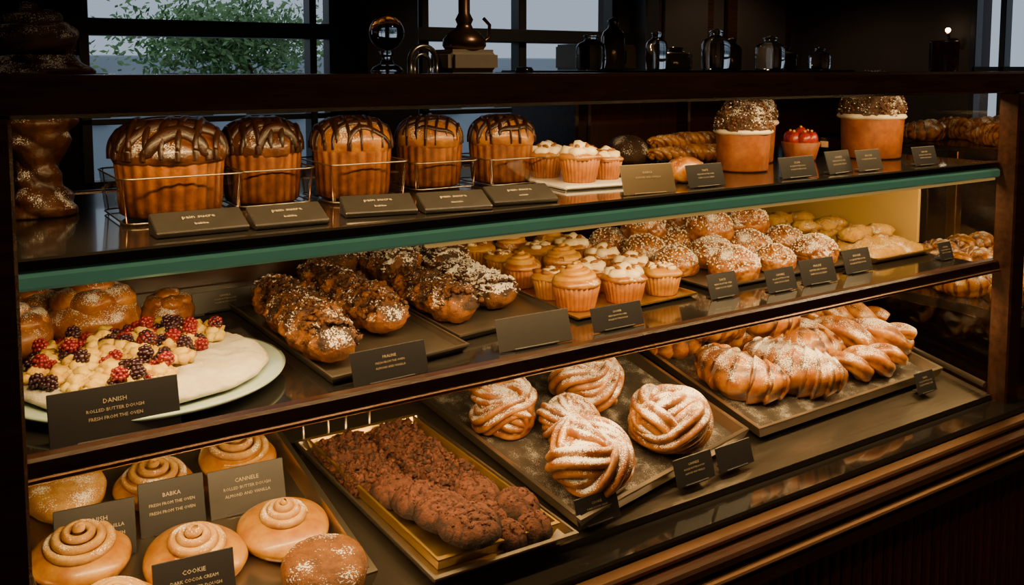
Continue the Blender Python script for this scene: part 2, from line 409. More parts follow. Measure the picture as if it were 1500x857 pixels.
# ---------------------------------------------------------------- cards
def text_geo(body,size):
    cu=bpy.data.curves.new('t','FONT'); cu.body=body; cu.size=size; cu.align_x='CENTER'; cu.resolution_u=1
    o=bpy.data.objects.new('t',cu); C.objects.link(o)
    dg=bpy.context.evaluated_depsgraph_get(); me=o.evaluated_get(dg).to_mesh()
    vs=[v.co.copy() for v in me.vertices]; fs=[list(p.vertices) for p in me.polygons]
    o.evaluated_get(dg).to_mesh_clear(); bpy.data.objects.remove(o); bpy.data.curves.remove(cu)
    return vs,fs
WORDS=['BRIOCHE','TARTE','ECLAIR','DANISH','COOKIE','PRALINE','CANNELE','BABKA']
def card(x1,y1,x2,y2,z,h,mat='card',lines=3,tilt=18,name='price_card'):
    b=MB(); w=math.hypot(x2-x1,y2-y1); a=math.atan2(y2-y1,x2-x1)
    T=Matrix.Rotation(-math.radians(tilt),4,'X')
    b.box((0,0,h/2),(w,.002,h),mat,.0008,T)
    b.box((0,.012,.0015),(w*.6,.03,.003),mat,.0005)
    wd=WORDS[R.randrange(len(WORDS))]; W2=['rolled butter dough','almond and vanilla','dark cocoa cream','fresh from the oven']
    for i in range(lines):
        s=min(h*.12,w*.09) if i==0 else min(h*.09,w*.065)
        vs,fs=text_geo(wd if i==0 else W2[R.randrange(4)].upper(),s)
        zz=h*(.68-.15*i)
        vs=[Vector((v.x,-.0016,v.y+zz)) for v in vs]
        mx=max(abs(v.x) for v in vs); k=min(1,w*.36/mx)
        vs=[Vector((v.x*k,v.y,v.z)) for v in vs]
        b.add(vs,fs,'text',0,False,T)
    return b.obj(name,((x1+x2)/2,(y1+y2)/2,z+.001),a)
def plaque(x1,y1,x2,y2,z,d=.05,h=.028):
    b=MB(); w=math.hypot(x2-x1,y2-y1); a=math.atan2(y2-y1,x2-x1)
    x=w/2
    vs=[(-x,0,0),(x,0,0),(x,d,0),(-x,d,0),(-x,0,.008),(x,0,.008),(x,d,h),(-x,d,h)]
    bm=bmesh.new(); bv=[bm.verts.new(v) for v in vs]
    for f in ((3,2,1,0),(4,5,6,7),(0,1,5,4),(1,2,6,5),(2,3,7,6),(3,0,4,7)): bm.faces.new([bv[i] for i in f])
    bmesh.ops.bevel(bm,geom=bm.edges[:],offset=.0015,segments=1,affect='EDGES'); b.addbm(bm,'plaq',None,False)
    sl=math.atan2(h-.008,d)
    for i in range(2):
        vs,fs=text_geo(WORDS[R.randrange(8)].lower() if i else 'pain sucre',.011 if i==0 else .008)
        T=Matrix.Translation((0,0,.0085))@Matrix.Rotation(sl,4,'X')@Matrix.Translation((0,d*(.6-.35*i),.0008))
        b.add(vs,fs,'text',0,False,T)
    return b.obj('name_plaque',((x1+x2)/2,(y1+y2)/2,z+.0005),a)
for p in ((.268,1.262,.392,1.262),(.398,1.256,.506,1.252),(.545,1.285,.655,1.262),(.664,1.255,.775,1.235),(.795,1.262,.912,1.245)): plaque(*p,ZA)
card(1.053,1.242,1.165,1.228,ZA,.055,'card_t',2)
card(1.219,1.25,1.315,1.25,ZA,.045)
card(1.477,1.25,1.585,1.25,ZA,.045)
card(1.625,1.25,1.715,1.258,ZA,.050)
card(1.725,1.25,1.81,1.25,ZA,.048,'card_g',2)
card(1.93,1.25,2.02,1.25,ZA,.045)
card(.129,1.25,.288,1.245,ZB,.068,'card',3)
card(.539,1.25,.668,1.255,ZB,.052,'card',3)
card(.813,1.275,.962,1.27,ZB,.056,'card_g',0)
card(1.018,1.28,1.138,1.28,ZB,.044)
card(1.368,1.335,1.453,1.335,ZB,.052)
card(1.508,1.305,1.60,1.305,ZB,.050)
card(1.625,1.31,1.735,1.305,ZB,.056)
card(1.80,1.33,1.90,1.33,ZB,.056)
card(2.13,1.30,2.185,1.30,ZB,.045)
card(.446,1.80,.575,1.81,ZB,.042)
card(1.12,1.965,1.19,1.965,ZB,.06,'card',0)
card(.15,1.452,.262,1.44,zd(1.44)+.005,.082)
card(.273,1.470,.372,1.462,zd(1.46)+.005,.082)
card(.381,1.470,.505,1.462,zd(1.46)+.005,.075,'card_g',3)
card(.255,1.295,.366,1.283,zd(1.29)+.005,.072)
card(.925,1.200,1.02,1.203,zd(1.2)+.002,.05)
card(1.171,1.218,1.272,1.220,zd(1.22),.052)
card(1.285,1.222,1.385,1.225,zd(1.22),.048,'card',0)
card(1.985,1.255,2.06,1.255,zd(1.255),.05)

# ---------------------------------------------------------------- pastries
def loaf(name,x,y,r,h,seed,pm='cap'):
    b=MB(); rb=r*.90; r2=random.Random(seed)
    prof=[(0,0),(rb*.9,0),(rb*.97,.004),(rb,.02),(rb*1.02,h*.35),(rb*1.05,h*.52),(rb*1.06,h*.60)]
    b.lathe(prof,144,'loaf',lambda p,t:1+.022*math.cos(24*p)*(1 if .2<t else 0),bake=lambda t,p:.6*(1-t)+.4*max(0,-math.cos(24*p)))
    cap=[]
    ex=.70; A0=-.35
    for i in range(19):
        a=A0+(pi/2-A0)*i/18
        cap.append((r*max(0,math.cos(a))**ex,h*.68+h*.31*math.sin(a)))
    cap[-1]=(0,h*.99)
    cap=[(rb*.9,h*.54)]+cap
    def lump(p,z): return 1+.07*noise.noise(Vector((math.cos(p)*1.6,math.sin(p)*1.6,z*20+seed)))
    def rf(p,t):
        return lump(p,cap[min(len(cap)-1,int(round(t*(len(cap)-1))))][1])
    b.lathe(cap,72,pm,rf,bake=lambda t,p:(.45 if pm=='cap' else .1)+.45*max(0,.35-t)+.45*noise.noise(Vector((math.cos(p)*2,math.sin(p)*2,t*3+seed*2))))
    def zt(px,py):
        q=min(.999,math.hypot(px,py)/r)
        c=q**(1/ex); return h*.68+h*.31*math.sqrt(max(0,1-c*c))
    ns=7
    for k in range(ns):
        o=(k-(ns-1)/2)*r*.28
        for ang in (.75,-.55):
            pts=[]
            ee=r*1.01
            for i in range(33):
                th_=(i/32-.5)*pi
                s=math.sin(th_)*math.sqrt(max(0,ee**2-o*o))
                u=s*math.cos(ang)-o*math.sin(ang); v=s*math.sin(ang)+o*math.cos(ang)
                wob=.003*math.sin(s*80+k*2+seed)
                u+=wob; v+=wob
                lm=lump(math.atan2(v,u),.1)
                pts.append((u*lm,v*lm,zt(u,v)+.001-(.012 if abs(th_)>1.5 else 0)))
            wd=r*(.065+.04*r2.random())*(1.45 if pm=='cap' else 1.0)
            b.tube(pts,lambda t:wd*(.45+.6*math.sin(pi*t)),9,'lat',squash=.6)
    return b.obj(name,(x,y,ZA+.003),r2.uniform(0,1))
loaf('chocolate_glazed_loaf',.335,1.47,.083,.142,1,'cap')
loaf('chocolate_glazed_loaf',.498,1.53,.068,.136,2,'cap')
loaf('chocolate_glazed_loaf',.650,1.50,.070,.137,3,'cap_l')
loaf('chocolate_glazed_loaf',.835,1.56,.065,.131,4,'cap_l')
loaf('chocolate_glazed_loaf',.985,1.54,.066,.128,5,'cap_l')
def basket(x0,x1,y0,y1,h):
    b=MB(); cx,cy=(x0+x1)/2,(y0+y1)/2; a,c=(x1-x0)/2,(y1-y0)/2; rr_=.02
    def rim(z,r,k=1.0):
        pts=[]
        for (sx,sy,a0) in ((1,1,0),(-1,1,pi/2),(-1,-1,pi),(1,-1,3*pi/2)):
            for i in range(6):
                t=a0+pi/2*i/5; pts.append((k*(sx*(a-rr_)+rr_*math.cos(t)),k*(sy*(c-rr_)+rr_*math.sin(t)),z))
        b.tube(pts,r,8,'steel',closed=True); return pts
    p1=rim(h,.0013); p0=rim(.003,.0012,.93)
    for i in (2,8,14,20): b.tube([p0[i],p1[i]],.0009,6,'bronze')
    n=len(p1); b.add(p0+p1,[(i,(i+1)%n,n+(i+1)%n,n+i) for i in range(n)],'box_glass')
    b.obj('wire_basket',(cx,cy,ZA+.001))
basket(.245,.425,1.375,1.565,.068)
basket(.432,.568,1.455,1.605,.060)
basket(.575,.722,1.415,1.580,.066)
basket(.765,.905,1.485,1.635,.052)
basket(.915,1.055,1.465,1.615,.052)

def cupcake_mesh(kind,seed):
    b=MB(); r=.036; h=.042
    pm='paper' if kind!='nutcream2' else 'paper_y'
    prof=[(0,0),(r*.78,0),(r*.80,.003),(r*.9,h*.5),(r,h),(r*.96,h*1.01)]
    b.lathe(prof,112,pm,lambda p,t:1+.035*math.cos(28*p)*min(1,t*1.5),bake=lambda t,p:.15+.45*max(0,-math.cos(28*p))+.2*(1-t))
    if kind=='swirl' :
        b.lathe([(0,h*.9),(r*1.02,h*.95),(r*1.05,h*1.08),(r*.9,h*1.25),(0,h*1.4)],40,'golden',bake=lambda t,p:.2)
        pts=[];n=90
        for i in range(n):
            t=i/(n-1); a=t*2*pi*3; q=r*.72*(1-t)**.8; pts.append((q*math.cos(a),q*math.sin(a),h*1.15+.028*t))
        b.tube(pts,lambda t:.0105*(1-.6*t),12,'caramel',fl=4,fd=.25,tw=10)
        for k in range(4):
            a=k*1.7+seed; b.blob((math.cos(a)*r*.6,math.sin(a)*r*.6,h*1.3),.006,'nut',1,.3,2,(1.5,.8,.7),seed=k)
    elif kind=='cream':
        b.lathe([(0,h*.9),(r*1.0,h*.95),(r*1.1,h*1.08),(r*.9,h*1.22),(0,h*1.35)],40,'golden',lambda p,t:1+.04*math.sin(5*p+seed),bake=lambda t,p:.35)
        for k in range(5):
            a=k*1.26+seed; b.blob((math.cos(a)*r*.5,math.sin(a)*r*.5,h*1.25),.017,'cream',2,.2,2,(1,1,.7),seed=k+seed)
        b.blob((0,0,h*1.42),.015,'cream',2,.2,2,(1,1,.9),seed=seed)
        for k in range(5):
            a=k*1.3+seed*2; b.blob((math.cos(a)*r*.4,math.sin(a)*r*.4,h*1.52),.007,'nut',1,.3,2,(1.4,.8,.7),seed=k)
    else:
        b.lathe([(0,h*.9),(r*1.02,h*.95),(r*1.06,h*1.1),(r*.85,h*1.28),(0,h*1.42)],40,'caramel',lambda p,t:1+.05*math.sin(4*p+seed),bake=lambda t,p:.35)
        for k in range(14):
            a=k*.9+seed; q=r*(.2+.6*((k*37)%10)/10)
            b.blob((math.cos(a)*q,math.sin(a)*q,h*1.36),.009,'nut' if k%2 else 'cream',1,.3,2,(1.3,.9,.8),seed=k+seed)
    o=b.obj('cupcake'); me=o.data; bpy.data.objects.remove(o); return me
CM={k:[cupcake_mesh(k,s) for s in (1,4)] for k in ('swirl','cream','nutcream2')}
def cupcake(kind,x,y,z,sc): place(CM[kind][R.randrange(2)],'cupcake',(x,y,z),R.uniform(0,6),sc=sc)
for (x,y,s) in ((1.065,1.50,.98),(1.075,1.40,1.08),(1.148,1.41,.88),(1.155,1.49,.9),(1.125,1.575,.9)): cupcake('cream',x,y,ZA+.009,s)
b=MB(); b.box((0,0,.004),(.17,.26,.008),'china',.003,seg=2); b.obj('serving_plate',(1.105,1.475,ZA+.001),-.1)
kinds=['swirl','nutcream2','cream','nutcream2','nutcream2','cream','swirl','cream']
for r_ in range(5):
    for c_ in range(3):
        kd=kinds[(r_*3+c_*2+ (0))%8] if not(r_==0 and c_==0) else 'swirl'
        s_=1.14+R.uniform(-.05,.10)+(.16 if r_==0 and c_==0 else 0)
        cupcake(kd,1.095+c_*.107+R.uniform(-.008,.008)+r_*.006,1.425+r_*.108+R.uniform(-.008,.008),ZB+.005,(s_,s_,s_*.88))

def tall_muffin(x,y,r,h,extra=0,cup='terra'):
    b=MB()
    b.lathe([(0,0),(r*.86,0),(r*.89,.004),(r*.92,h*.25),(r*.95,h*.50),(r*.96,h*.54)],48,cup,bake=lambda t,p:.25+.5*max(0,1-2*t))
    b.lathe([(r*.9,h*.52),(r*1.0,h*.54),(r*1.05,h*.565),(r*1.0,h*.60),(r*.8,h*.62)],48,'icing',lambda p,t:1+.03*math.sin(7*p))
    def dome(rd,z0,hh,nn,sd):
        def fn(i,j):
            a=-.10+(pi/2+.10)*i/30; p=2*pi*j/96
            c=max(0,math.cos(a)); d=Vector((c*math.cos(p),c*math.sin(p),math.sin(a)))
            q=1+.07*fbm(d*4+Vector((sd,0,0)),4)+.05*abs(fbm(d*12+Vector((sd,2,0)),3))
            return Vector((rd*c**.75*math.cos(p)*q,rd*c**.75*math.sin(p)*q,z0+hh*math.sin(a)*q)),.3*noise.noise(d*6)
        b.grid(31,96,lambda i,j:fn(i,95-j),'cocoa_sugar',False,True)
        r2=random.Random(sd)
        for k in range(nn):
            a=math.asin(r2.random()); p=r2.uniform(0,2*pi); c=math.cos(a)**.75
            b.blob((rd*c*math.cos(p)*1.04,rd*c*math.sin(p)*1.04,z0+hh*math.sin(a)*1.05),r2.uniform(.0009,.0018) if k%4==0 else r2.uniform(.002,.0034),'pearl' if k%4==0 else 'choc',1,.5,1.5,seed=k)
    dome(r*.98,h*.62,h*.36,420,x)
    if extra: dome(r*.60,h*.93,extra,200,x+5)
    b.obj('sugared_chocolate_muffin',(x,y,ZA+.001),R.uniform(0,3))
tall_muffin(1.545,1.42,.062,.152)
tall_muffin(1.70,1.545,.066,.168)
tall_muffin(2.045,1.45,.080,.185,.045)
def tart(x,y,r,h,seed):
    b=MB(); b.lathe([(0,0),(r*.75,0),(r*.8,.004),(r,h*.55),(r*.95,h*.58),(0,h*.5)],48,'terra',lambda p,t:1+.03*math.cos(18*p)*t,bake=lambda t,p:.1)
    for k in range(7):
        a=k*1.05; q=r*.55 if k<6 else 0
        bm_=.020*(r/.045)
        b.blob((q*math.cos(a),q*math.sin(a),h*.66+(0 if q else .010)),bm_,'straw',2,.12,2,(.85,.85,1.0),seed=k+seed)
        b.blob((q*math.cos(a),q*math.sin(a),h*.66+bm_*1.0+(0 if q else .010)),.004,'caramel',1,.2,2,seed=k)
    b.obj('strawberry_tart',(x,y,ZA+.001))
tart(1.835,1.50,.046,.078,1); tart(1.97,1.62,.034,.05,4)
b=MB(); b.lathe([(0,0),(.045,0),(.05,.012),(.052,.03)]+[(.05*math.cos(a*pi/16),.03+.035*math.sin(a*pi/16)) for a in range(9)],48,'cocoa_sugar'); b.obj('sugared_chocolate_bun',(1.45,1.70,ZA+.001))

def strand_twist(name,x,y,z,Lg,r,mat,rz,turns=5,fl=3,seed=0,bend=0,strands=2,rx=0,taper=.75):
    b=MB(); n=110
    for s in range(strands):
        pts=[]
        for i in range(n):
            t=i/(n-1); a=turns*2*pi*t+s*2*pi/strands; en=(math.sin(pi*min(1,max(0,t*.94+.03))))**.4
            e=lerp(1,en,taper)
            pts.append(((t-.5)*Lg,r*.62*e*math.cos(a)+bend*(4*(t-.5)**2),r*.95+r*.5*e*math.sin(a)))
        b.tube(pts,lambda t:r*.62*lerp(1,(math.sin(pi*min(1,max(0,t*.94+.03))))**.5,taper),24,mat,fl=fl,fd=.18,tw=14,bake=lambda t,a:.35*noise.noise(Vector((t*9,math.cos(a),seed+s)))+.15)
    return b.obj(name,(x,y,z),rz,rx=rx)
for i,(dx,dy,dz) in enumerate(((0,0,0),(.02,.05,0),(.01,.025,.028))):
    strand_twist('braided_breadstick',1.60+dx*1,1.62+dy,ZA+.002+dz,.26,.020,'golden',-.25+.1*i,6,2,i)
b=MB(); b.blob((0,0,.022),.035,'golden',3,.08,3,(1.1,.9,.75),zmin=0,bakef=lambda n:.3+.4*n.z); b.obj('glazed_bun',(1.285,1.33,ZA+.001))
b=MB(); b.blob((0,0,.018),.045,'golden',3,.1,3,(1.2,.8,.45),zmin=0,bakef=lambda n:.2+.5*n.z); b.obj('glazed_bun',(1.37,1.42,ZA+.001),.4)

# tall twisted chocolate sculpture at the left
b=MB()
keys=[(0,.052),(.02,.05),(.045,.032),(.08,.030),(.11,.044),(.15,.056),(.19,.072),(.225,.078),(.235,.070),(.245,.060)]
def kr(z):
    for (a,ra),(c,rc) in zip(keys,keys[1:]):
        if z<=c: t=(z-a)/(c-a); t=t*t*(3-2*t); return lerp(ra,rc,t)
    return keys[-1][1]
prof=[(0,0)]+[(kr(.245*i/90),.245*i/90) for i in range(91)]+[(0,.245)]
b.lathe(prof,120,'cap_p',lambda p,t:1+.16*(abs(math.sin(1.5*p+t*14))-.5)+.05*math.sin(t*60+2*math.sin(p))+.03*noise.noise(Vector((math.cos(p)*6,math.sin(p)*6,t*30))),bake=lambda t,p:.45-.4*abs(math.sin(1.5*p+t*14)))
pts=[]
for i in range(150):
    t=i/149; a=t*2*pi*2.6; q=.050*(1-t)**.6+.004; pts.append((q*math.cos(a),q*math.sin(a),.255+.055*t))
b.tube(pts,lambda t:.024*(1-.35*t),22,'choc',fl=5,fd=.2,tw=50)
b.obj('chocolate_swirl_centrepiece',(.165,1.58,ZA+.001),.5)

# middle shelf : berry plate
PX,PY=.285,1.45
b=MB(); b.lathe([(0,0),(.12,0),(.13,.004),(.205,.014),(.207,.018),(.20,.019),(.13,.010),(0,.010)],96,'plate'); b.obj('round_glass_plate',(PX,PY,ZB+.001))
b=MB()
prof=[(0,.0),(.165,.0),(.178,.004),(.182,.008),(.176,.013)]+[(.17*(1-i/24),.0145+.003*(i>0)) for i in range(1,25)]
b.lathe(prof,160,'sugar',lambda p,t:1+.03*noise.noise(Vector((math.cos(p)*4,math.sin(p)*4,t*6))))
for v_i in range(len(b.v)):
    v=b.v[v_i]
    if v.z>.012: v.z+=.006*noise.noise(Vector((v.x*40,v.y*40,0)))+.005*noise.noise(Vector((v.x*110,v.y*110,3)))
b.obj('powdered_sugar_cake',(PX,PY,ZB+.018))
zc=ZB+.036
def raspberry(b,c,r,mat,rr):
    ax=Vector((rr.uniform(-1,1),rr.uniform(-1,1),rr.uniform(-.3,1))).normalized(); T=ax.to_track_quat('Z','Y').to_matrix().to_4x4(); T.translation=Vector(c)
    b.add(*ICO1(r*.8,(1,1,1.1)),mat,0,True,T)
    for lvl,(zz,q,n) in enumerate(((-.55,.62,6),(-.1,.85,8),(.38,.75,7),(.78,.42,4),(1.02,0,1))):
        for i in range(n):
            a=2*pi*i/n+lvl*.5; vs,fs=ICO1(r*.30,(1,1,1))
            o=Vector((q*r*math.cos(a),q*r*math.sin(a),zz*r)); b.add([v+o for v in vs],fs,mat,0,True,T)
def ICO1(r,sc):
    vs,fs=ICOS(2)
    return [Vector((v.x*r*sc[0],v.y*r*sc[1],v.z*r*sc[2])) for v in vs],fs
rr=random.Random(5)
bb=MB(); cc=MB()
spots=[]
for i in range(900):
    a=rr.uniform(-pi,pi); q=.160*math.sqrt(rr.random())
    x=q*math.cos(a); y=q*math.sin(a)
    if x-.75*y>.085: continue
    if x>.125: continue
    if any((x-s[0])**2+(y-s[1])**2<.0195**2 for s in spots): continue
    if rr.random()<.10: continue
    spots.append((x,y))
def mound(x,y): return .014*max(0,1-((x+.03)**2+(y-.02)**2)/.014)
for i,(x,y) in enumerate(spots):
    t=rr.random(); z=.010+mound(x,y)
    if z>.014: cc.blob((x,y,z*.4),.014,'curd',2,.2,2,(1,1,.8),seed=i)
    if t<.25: raspberry(bb,(x,y,z),.0108,'rasp',rr)
    elif t<.50: raspberry(bb,(x,y,z),.0108,'black',rr)
    else:
        for k in range(6):
            a=k*1.05+i; cc.blob((x+.012*math.cos(a),y+.012*math.sin(a),z-.002),.009,'curd',2,.35,2.2,(1,1,.9),seed=i+k)
        cc.blob((x,y,z+.005),.012,'curd',2,.4,2.5,(1,1,.8),seed=i)
for i in range(22):
    j=rr.randrange(len(spots)); x,y=spots[j]; raspberry(bb,(x+.006,y+.004,.027+mound(x,y)),.0108,'rasp' if i%2 else 'black',rr)
bb.obj('berry_topping',(PX,PY,zc-.001)); cc.obj('custard_pastry_topping',(PX,PY,zc-.001))
def stacked_bun(x,y,z,r,seed,mat='golden_p',name='brioche_bun'):
    b=MB()
    b.blob((0,0,r*.45),r,mat,4,.05,2,(1,1,.62),zmin=0,seed=seed,bakef=lambda n:.15+.35*max(0,n.z))
    for k in range(5):
        a=k*1.256+seed; c=(math.cos(a)*r*.42,math.sin(a)*r*.42,r*.85)
        b.blob(c,r*.48,mat,3,.08,2,(1,1,.68),seed=seed+k,bakef=lambda n:.9*max(0,n.z)**1.5)
    b.blob((0,0,r*1.15),r*.42,mat,3,.06,2,(1.1,1.1,.6),seed=seed,bakef=lambda n:.95*max(0,n.z))
    return b.obj(name,(x,y,z+.001),seed)
stacked_bun(.262,1.755,ZB,.080,1); stacked_bun(.13,1.715,ZB,.064,2); stacked_bun(.392,1.775,ZB,.048,3); stacked_bun(.175,1.86,ZB,.06,3)

# long chocolate crumb pastries
def long_pastry(x0,y0,x1,y1,w,mat,seed,h=.062,name='chocolate_crumb_pastry'):
    b=MB(); Lg=math.hypot(x1-x0,y1-y0); nu=170; nv=60
    def fn(i,j):
        t=i/(nu-1); a=2*pi*j/nv; s=(t-.5)*2
        e=max(0,1-abs(s)**6)**.42
        ph=t*2*pi*3.5+seed
        c,sn=math.cos(a),math.sin(a)
        lump=1+.10*math.sin(ph*1+(1.2 if c>0 else 0))
        yy=w/2*e*lump*(abs(c)**.85)*(1 if c>0 else -1)
        zz=h/2+h/2*e*(.86+.20*abs(math.sin(ph+c*1.2)))*sn
        v=Vector((s*Lg/2,yy,zz))
        n=Vector((0,c,sn))
        d=.009*fbm(v*42+Vector((seed,0,0)))+.009*abs(fbm(v*110+Vector((seed,0,0)),3))
        d*=(1.3 if sn>-.1 else .4)
        v+=n*d*e
        if v.z<0: v.z=0
        bk=min(1,max(0,(sn+.10)*1.0+1.6*noise.noise(v*35+Vector((seed,3,0)))))
        return v,bk
    b.grid(nu,nv,lambda i,j:fn(i,nv-1-j),mat,False,True)
    r2=random.Random(seed)
    for k in range(520):
        t=r2.uniform(-.46,.46); a=r2.gauss(pi/2,.65)
        p=Vector((t*Lg,w*.49*math.cos(a),h/2+h*.51*math.sin(a)+.004)); s=r2.uniform(.002,.0065); bk=r2.uniform(.4,1.0)
        b.blob(p,s,mat,1,.6,1.5,(1.3,1,.8),seed=k,bakef=lambda n:bk)
    return b.obj(name,((x0+x1)/2,(y0+y1)/2,ZB+.006),math.atan2(y1-y0,x1-x0))
long_pastry(.545,1.325,.580,1.745,.092,'crumb',1,.068)
long_pastry(.690,1.425,.700,1.840,.090,'crumb',2,.066)
long_pastry(.838,1.430,.850,1.70,.086,'crumb',3,.060)
long_pastry(.865,1.725,.880,1.93,.090,'crumb_p',4,.084)
long_pastry(.955,1.475,.965,1.72,.082,'crumb_p',5,.058)
long_pastry(.99,1.735,1.01,1.93,.088,'crumb_p',6,.078)
long_pastry(.775,1.86,.78,1.99,.09,'crumb_p',7,.084)

# pearl sugar buns
def sugar_bun_mesh(seed,mat):
    b=MB(); r=.056; ns,fs=ICOS(5); vs=[];at=[]
    for n in ns:
        cr=abs(noise.noise(n*3.2+Vector((seed,0,0))))  # cracked crust lines
        k=1+.10*noise.noise(n*2+Vector((seed*3,0,0)))-.07*max(0,1-cr*9)+.015*noise.noise(n*14)
        p=Vector((n.x,n.y,n.z*.80))*r*k+Vector((0,0,r*.40)); p.z=max(0,p.z)
        vs.append(p); at.append(.35*max(0,n.z)+.1+.6*max(0,1-cr*9))
    b.add(vs,fs,mat,at)
    r2=random.Random(seed)
    for k in range(300):
        z=r2.uniform(.12,1); a=r2.uniform(0,2*pi); q=math.sqrt(1-z*z)
        p=Vector((q*math.cos(a),q*math.sin(a),z)); kk=1+.10*noise.noise(p*2+Vector((seed*3,0,0))); p=Vector((p.x*r*kk,p.y*r*kk,p.z*r*.80*kk+r*.40))
        b.blob(p,r2.uniform(.0010,.0026),'pearl',1,.3,1.5,seed=k)
    o=b.obj('x'); me=o.data; bpy.data.objects.remove(o); return me
SB=[sugar_bun_mesh(1,'golden_p'),sugar_bun_mesh(2,'golden_p'),sugar_bun_mesh(3,'cap_l'),sugar_bun_mesh(5,'knot')]
for i,(x,y,dz,k,s) in enumerate(((1.545,1.44,0,0,1),(1.69,1.45,0,2,.85),(1.85,1.46,0,3,.95),(1.47,1.55,0,1,.9),(1.60,1.56,0,3,1),(1.735,1.57,0,0,1),(1.88,1.585,0,2,.95),(1.49,1.68,0,2,.95),(1.61,1.69,0,1,1),(1.74,1.70,0,3,.95),(1.87,1.715,0,0,1),(1.48,1.80,0,1,.95),(1.60,1.81,0,0,1),(1.73,1.82,0,2,1),(1.87,1.84,0,1,1),(1.66,1.63,.05,0,1),(1.81,1.65,.05,1,1),(1.54,1.74,.05,3,1),(1.68,1.76,.052,1,1.05),(1.82,1.78,.05,0,1))):
    place(SB[k],'pearl_sugar_bun',(x,y,ZB+.006+dz),i*1.3,sc=s*1.06)
b=MB()
def fn(i,j):
    u=i/59; v=j/119; x=(u-.5)*.21; y=(v-.5)*.58
    e=min(1,10*u,10*(1-u),16*v,16*(1-v)); p=Vector((x,y,0))
    return Vector((x,y,(.03+.018*fbm(p*14)+.010*abs(fbm(p*60)))*max(0,e)**.4)),.3*noise.noise(p*30)
b.grid(60,120,fn,'crumble'); b.obj('crumble_cake',(2.08,1.67,ZB+.006))
for k in range(9):
    b=MB(); b.blob((0,0,.016),.032,'crumble',3,.15,3,(1.2,1,.6),zmin=0,seed=k); b.obj('crumble_scone',(2.02+.058*(k%3),1.48+.13*(k//3)+.02*(k%2),ZB+.034),k)

# deck : spiral rolls
def on_deck(o):
    y=o.location.y; o.location.z=zd(y)+.006
    rz=o.rotation_euler.z
    o.rotation_mode='QUATERNION'
    o.rotation_quaternion=(Matrix.Rotation(DT,3,'X')@Matrix.Rotation(rz,3,'Z')).to_quaternion()
    return o
def spiral_roll(x,y,r,seed,k=.62,mat='bun',top='pale',h=.58):
    b=MB()
    prof=[(0,0),(r*.8,0),(r*.95,r*.10)]+[(r*math.cos(a*pi/2/10)**.75 if a<10 else 0,r*(.22+(h-.22)*math.sin(a*pi/2/10))) for a in range(11)]
    b.lathe(prof,64,mat,lambda p,t:1+.03*math.sin(3*p+seed)+.02*math.sin(9*t),bake=lambda t,p:.5*max(0,t-.45)+.15+.25*noise.noise(Vector((math.cos(p)*2,math.sin(p)*2,t*3+seed))))
    pts=[];n=170
    for i in range(n):
        t=i/(n-1); a=seed+t*2*pi*3.6; q=r*k*(1-t)**.9; q0=math.sqrt(max(0,1-(q/r)**2.6))
        pts.append((q*math.cos(a),q*math.sin(a),r*(.22+(h-.22)*q0)+r*.32*t**1.3))
    b.tube(pts,lambda t:r*.115*(1-.35*t)*(min(1,t*8+.2)),14,top,bake=lambda t,a:.3*noise.noise(Vector((t*30,0,seed)))+(.5 if math.sin(a)>.5 else 0))
    return on_deck(b.obj('spiral_roll',(x,y,0),seed))
spiral_roll(.318,1.575,.064,1,.8); spiral_roll(.462,1.60,.066,2,.8)
spiral_roll(.472,1.385,.071,3,.5); spiral_roll(.185,1.45,.070,4,.7); spiral_roll(.330,1.375,.074,5,.55)
spiral_roll(.205,1.31,.064,6,.75)
b=MB(); b.lathe([(0,0),(.052,0),(.06,.010),(.062,.024),(.057,.036),(.045,.042),(0,.045)],64,'pale',lambda p,t:1+.04*math.sin(3*p),bake=lambda t,p:.3+.5*noise.noise(Vector((math.cos(p)*t*2,math.sin(p)*t*2,1)))); on_deck(b.obj('flat_roll',(.185,1.60,0)))
b=MB(); b.lathe([(0,0),(.055,0),(.062,.010),(.064,.03),(.058,.042),(.04,.047),(0,.049)],64,'crumb',lambda p,t:1+.03*math.sin(3*p),bake=lambda t,p:.2+.2*t); on_deck(b.obj('cocoa_roll',(.492,1.262,0)))
# brownies
def crumbs(b,n,fz,seed,smax=.0052):
    r2=random.Random(seed)
    for k in range(n):
        p=fz(r2)
        s=r2.uniform(.0014,smax); bk=r2.uniform(-.2,.9)
        b.blob(p,s,'brownie',1,.7,1.7,(1.2,1.1,.9),seed=k,bakef=lambda n:bk)
def brownie_block(cx,cy,w,d,h,seed,rz=0):
    b=MB(); nu=max(12,int(w/.0022)); nv=max(12,int(d/.0022))
    def H(x,y):
        u=x/w+.5; v=y/d+.5
        ex=min(u,1-u)*w; ey=min(v,1-v)*d; e=max(0,min(1,min(ex,ey)/.010))
        p=Vector((x+seed,y,0))
        return h*e**.5+(.008*fbm(p*45)+.010*abs(fbm(p*130,4)))*e
    def fn(i,j):
        x=(i/(nu-1)-.5)*w; y=(j/(nv-1)-.5)*d; p=Vector((x+seed,y,0))
        return Vector((x+.006*noise.noise(p*60),y+.006*noise.noise(p*60+Vector((9,0,0))),max(0,H(x,y)))),.6-1.6*abs(fbm(p*130,4))+.3*noise.noise(p*70)
    b.grid(nu,nv,fn,'brownie')
    def fz(r2):
        x=r2.uniform(-.5,.5)*w; y=r2.uniform(-.5,.5)*d; return (x,y,max(0.003,H(x,y)))
    crumbs(b,int(w*d*50000),fz,seed)
    return on_deck(b.obj('brownie_slab',(cx,cy,0),rz))
